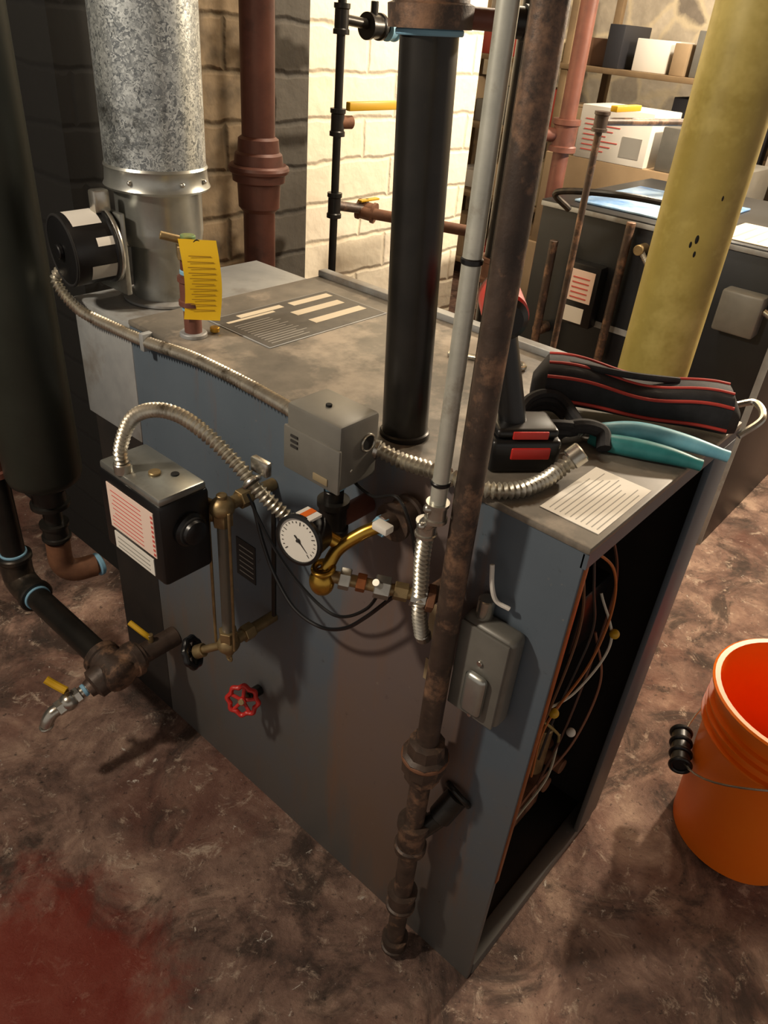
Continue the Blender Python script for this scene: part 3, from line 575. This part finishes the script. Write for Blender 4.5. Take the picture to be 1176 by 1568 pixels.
# ---------------------------------------------------------------- second boiler & far clutter
b=B('steam_boiler'); x0,x1,y0,y1=1.68,2.5,.24,1.08
b.box((x0,y0,0),(x1,y1,.94),BLB,.006); b.box((x0-.01,y0-.01,.94),(x1,y1,.955),BLB,.003); b.box((x0-.012,y0-.012,.935),(x0,y1,.95),LSTEEL,.002)
b.box((x0+.06,y0+.35,.956),(x0+.55,y1-.08,.962),BLUEP,.002); b.box((x0+.02,y0+.02,.956),(x0+.3,y0+.28,.958),CRM)
for i in range(6): b.box((x0+.05,y0+.05+i*.035,.958),(x0+.25,y0+.056+i*.035,.959),GREYT)
b.box((x0-.002,y0+.30,.60),(x0,y0+.62,.62),LSTEEL)
b.box((x0-.05,.80,.60),(x0,.92,.80),BPL,.006); b.box((x0-.052,.815,.68),(x0-.05,.9,.78),PINKL); b.box((x0-.052,.83,.61),(x0-.05,.9,.66),WHT)
for i in range(5): b.box((x0-.053,.83,.69+i*.016),(x0-.0515,.89,.694+i*.016),RPNT)
b.cyl((x0-.05,.60,.66),(x0-.05,.60,.84),.028,BLK); fit(b,(x0-.05,.6,.84),(0,0,1),.034,.03,BLK); b.ball((x0-.05,.6,.855),.018,OBR)
b.box((x0-.06,.30,.72),(x0,.42,.84),GBOX,.008); b.cyl((x0-.03,.30,.80),(x0-.03,.25,.78),.01,CHR)
b.box((x0-.004,y0,.0),(x0,y0+.02,.95),LSTEEL)
b.tube([(x0-.06,.95,.95),(x0-.10,.98,1.0),(x0-.05,.8,1.02),(x0+.1,.6,1.0)],.010,BLK,10)
b.cyl((x0-.03,.75,.5),(x0-.03,.75,.95),.014,BRNP)
for z_,y_ in ((.88,.70),(.86,.50),(.5,.55)): b.cyl((x0,y_,z_),(x0-.05,y_,z_),.016,OBR)
b.tube([(x0-.03,.70,.88),(x0-.09,.6,.80),(x0-.08,.5,.6),(x0-.03,.48,.45)],.008,FLEX,10,rib=.008)
# gauge on the second boiler
b.cyl((x0,.52,.76),(x0-.05,.52,.76),.036,BPL); b.cyl((x0-.05,.52,.76),(x0-.0515,.52,.76),.031,WHT); b.cyl((x0,.98,.55),(x0-.06,.98,.55),.02,BRNP); b.cyl((x0-.06,.98,.1),(x0-.06,.98,.85),.014,BRNP)
b.done()
b=B('gas_riser_pipe'); b.cyl((1.45,.82,0),(1.45,.82,1.22),.010,BRNP); b.cyl((1.45,.82,1.22),(2.2,.62,1.22),.010,BRNP); fit(b,(1.45,.82,1.22),(0,0,1),.018,.05,BRNP); b.box((1.47,.79,1.245),(1.62,.81,1.26),YEL,.002); b.cyl((2.2,.62,1.22),(2.2,.62,2.5),.013,BRNP); b.done()
b=B('rusty_water_pipe'); b.cyl((1.9,1.17,0),(1.9,1.17,2.5),.028,REDP,bev=0); fit(b,(1.9,1.17,1.12),(0,0,1),.040,.10,REDP); b.cyl((1.9,1.17,1.12),(1.75,1.3,1.12),.022,REDP); fit(b,(1.9,1.17,1.6),(0,0,1),.05,.1,REDP); b.done()
b=B('dark_vertical_pipe'); b.cyl((1.0,.80,0),(1.0,.80,2.5),.03,BLK,bev=0); fit(b,(1.0,.80,.9),(0,0,1),.036,.06,RUST); b.done()
b=B('blue_expansion_tank'); b.lathe((1.75,1.75,0),(0,0,1),[(0,.12),(.03,.17),(.9,.17),(1.0,.12),(1.03,.02)],BLUD,32); b.done()
b=B('safety_vest'); b.ball((1.62,1.62,1.2),.07,GRN,sc=(.6,.3,1.3)); b.done()
b=B('stacked_boxes')
b.box((2.7,1.0,0),(3.2,1.75,.55),CARD,.004); b.box((2.72,1.05,.55),(3.15,1.7,.95),CARD,.004); b.box((2.72,1.22,.95),(3.0,1.56,1.16),WHT,.004); b.box((2.75,.8,.0),(3.1,.98,1.0),GBOX,.004)
for i in range(7): b.box((2.718,1.42-.03*(i%3),.985+i*.02),(2.72,1.53,.989+i*.02),RPNT)
b.box((2.718,1.25,.98),(2.72,1.34,1.06),GREYT)
b.box((2.74,1.0,.95),(3.0,1.18,1.12),GBOX,.006)
b.done()
# storage shelf with clutter against the far right wall
b=B('storage_shelf'); WD=mat('shelf_wood','#6e5a42','#8a7353',rough=.8,scale=6)
KR=mat('kraft','#b0a082','#c2b292',rough=.9,scale=5); cols=[CARD,KR,WHT,GBOX,mat('teal_tin','#4b6c72',rough=.5),mat('red_tin','#93372c',rough=.5),mat('dark_case','#25252a',rough=.6),mat('cream_tub','#d8cdb4',rough=.6),mat('brown_case','#5a3f2c',rough=.7)]
for px in (3.45,3.93):
    for py in (.3,1.2,2.1,3.0): b.box((px,py-.02,0),(px+.04,py+.02,1.62),WD,.002)
for sz in (.12,.52,.90,1.25): b.box((3.44,.28,sz),(3.98,3.02,sz+.025),WD,.002)
rnd=random.Random(11)
for sz,hm in ((.145,.33),(.545,.30),(.925,.26),(1.275,.20)):
    yy=.34
    while yy<2.9:
        wd=rnd.uniform(.08,.26); hh=rnd.uniform(.08,hm); m_=rnd.choice(cols); dp=rnd.uniform(.0,.12)
        if rnd.random()<.25: b.lathe((3.56+dp,yy+wd*.35,sz),(0,0,1),[(0,wd*.32),(hh*.9,wd*.33),(hh*.93,wd*.36),(hh,wd*.36)],m_,20)
        else: b.box((3.48+dp,yy,sz),(3.8,yy+wd*.92,sz+hh),m_,.004)
        yy+=wd+rnd.uniform(.0,.05)
b.done()
b=B('overhead_pipe'); b.cyl((2.6,.2,1.62),(2.6,3.2,1.62),.03,BLK); b.cyl((2.6,.2,1.62),(2.6,.2,2.5),.03,BLK); fit(b,(2.6,1.3,1.62),(0,1,0),.04,.08,BLK); b.cyl((2.6,1.3,1.62),(2.6,1.3,2.5),.03,BLK);b.done()
# ---------------------------------------------------------------- lights
def light(name,kind,loc,energy,col,size=.15,tgt=None):
    l=bpy.data.lights.new(name,kind); l.energy=energy; l.color=col
    if kind=='POINT': l.shadow_soft_size=size
    o=bpy.data.objects.new(name,l); o.location=loc; bpy.context.collection.objects.link(o)
    return o
light('ceiling_bulb_left','POINT',(-1.15,.95,2.05),80,(1,.87,.70),.06)
light('ceiling_bulb_right','POINT',(2.2,-.05,1.95),220,(1,.83,.62),.06)
light('ceiling_bulb_wall','POINT',(1.05,.85,2.3),58,(1,.86,.66),.08)
light('back_room_bulb','POINT',(3.1,1.0,2.3),95,(1,.88,.70),.1)
w=bpy.data.worlds.new('dim_basement'); scene.world=w; w.use_nodes=True; w.node_tree.nodes['Background'].inputs[0].default_value=(.9,.8,.7,1); w.node_tree.nodes['Background'].inputs[1].default_value=.45
scene.view_settings.view_transform='Standard'
# ---------------------------------------------------------------- camera
yaw,pit,rol=.898,.583,-.094
f=V((math.sin(yaw)*math.cos(pit),math.cos(yaw)*math.cos(pit),-math.sin(pit))); r0=V((math.cos(yaw),-math.sin(yaw),0)); d0=f.cross(r0)
r=r0*math.cos(rol)+d0*math.sin(rol); d=-r0*math.sin(rol)+d0*math.cos(rol)
M=Matrix(((r.x,-d.x,-f.x,-.662),(r.y,-d.y,-f.y,-.241),(r.z,-d.z,-f.z,1.416),(0,0,0,1)))
cam=bpy.data.cameras.new('camera'); co=bpy.data.objects.new('camera',cam); bpy.context.collection.objects.link(co); co.matrix_world=M
cam.sensor_fit='HORIZONTAL'; cam.sensor_width=36; cam.lens=36*1150.76/1176; cam.clip_start=.01
scene.camera=co
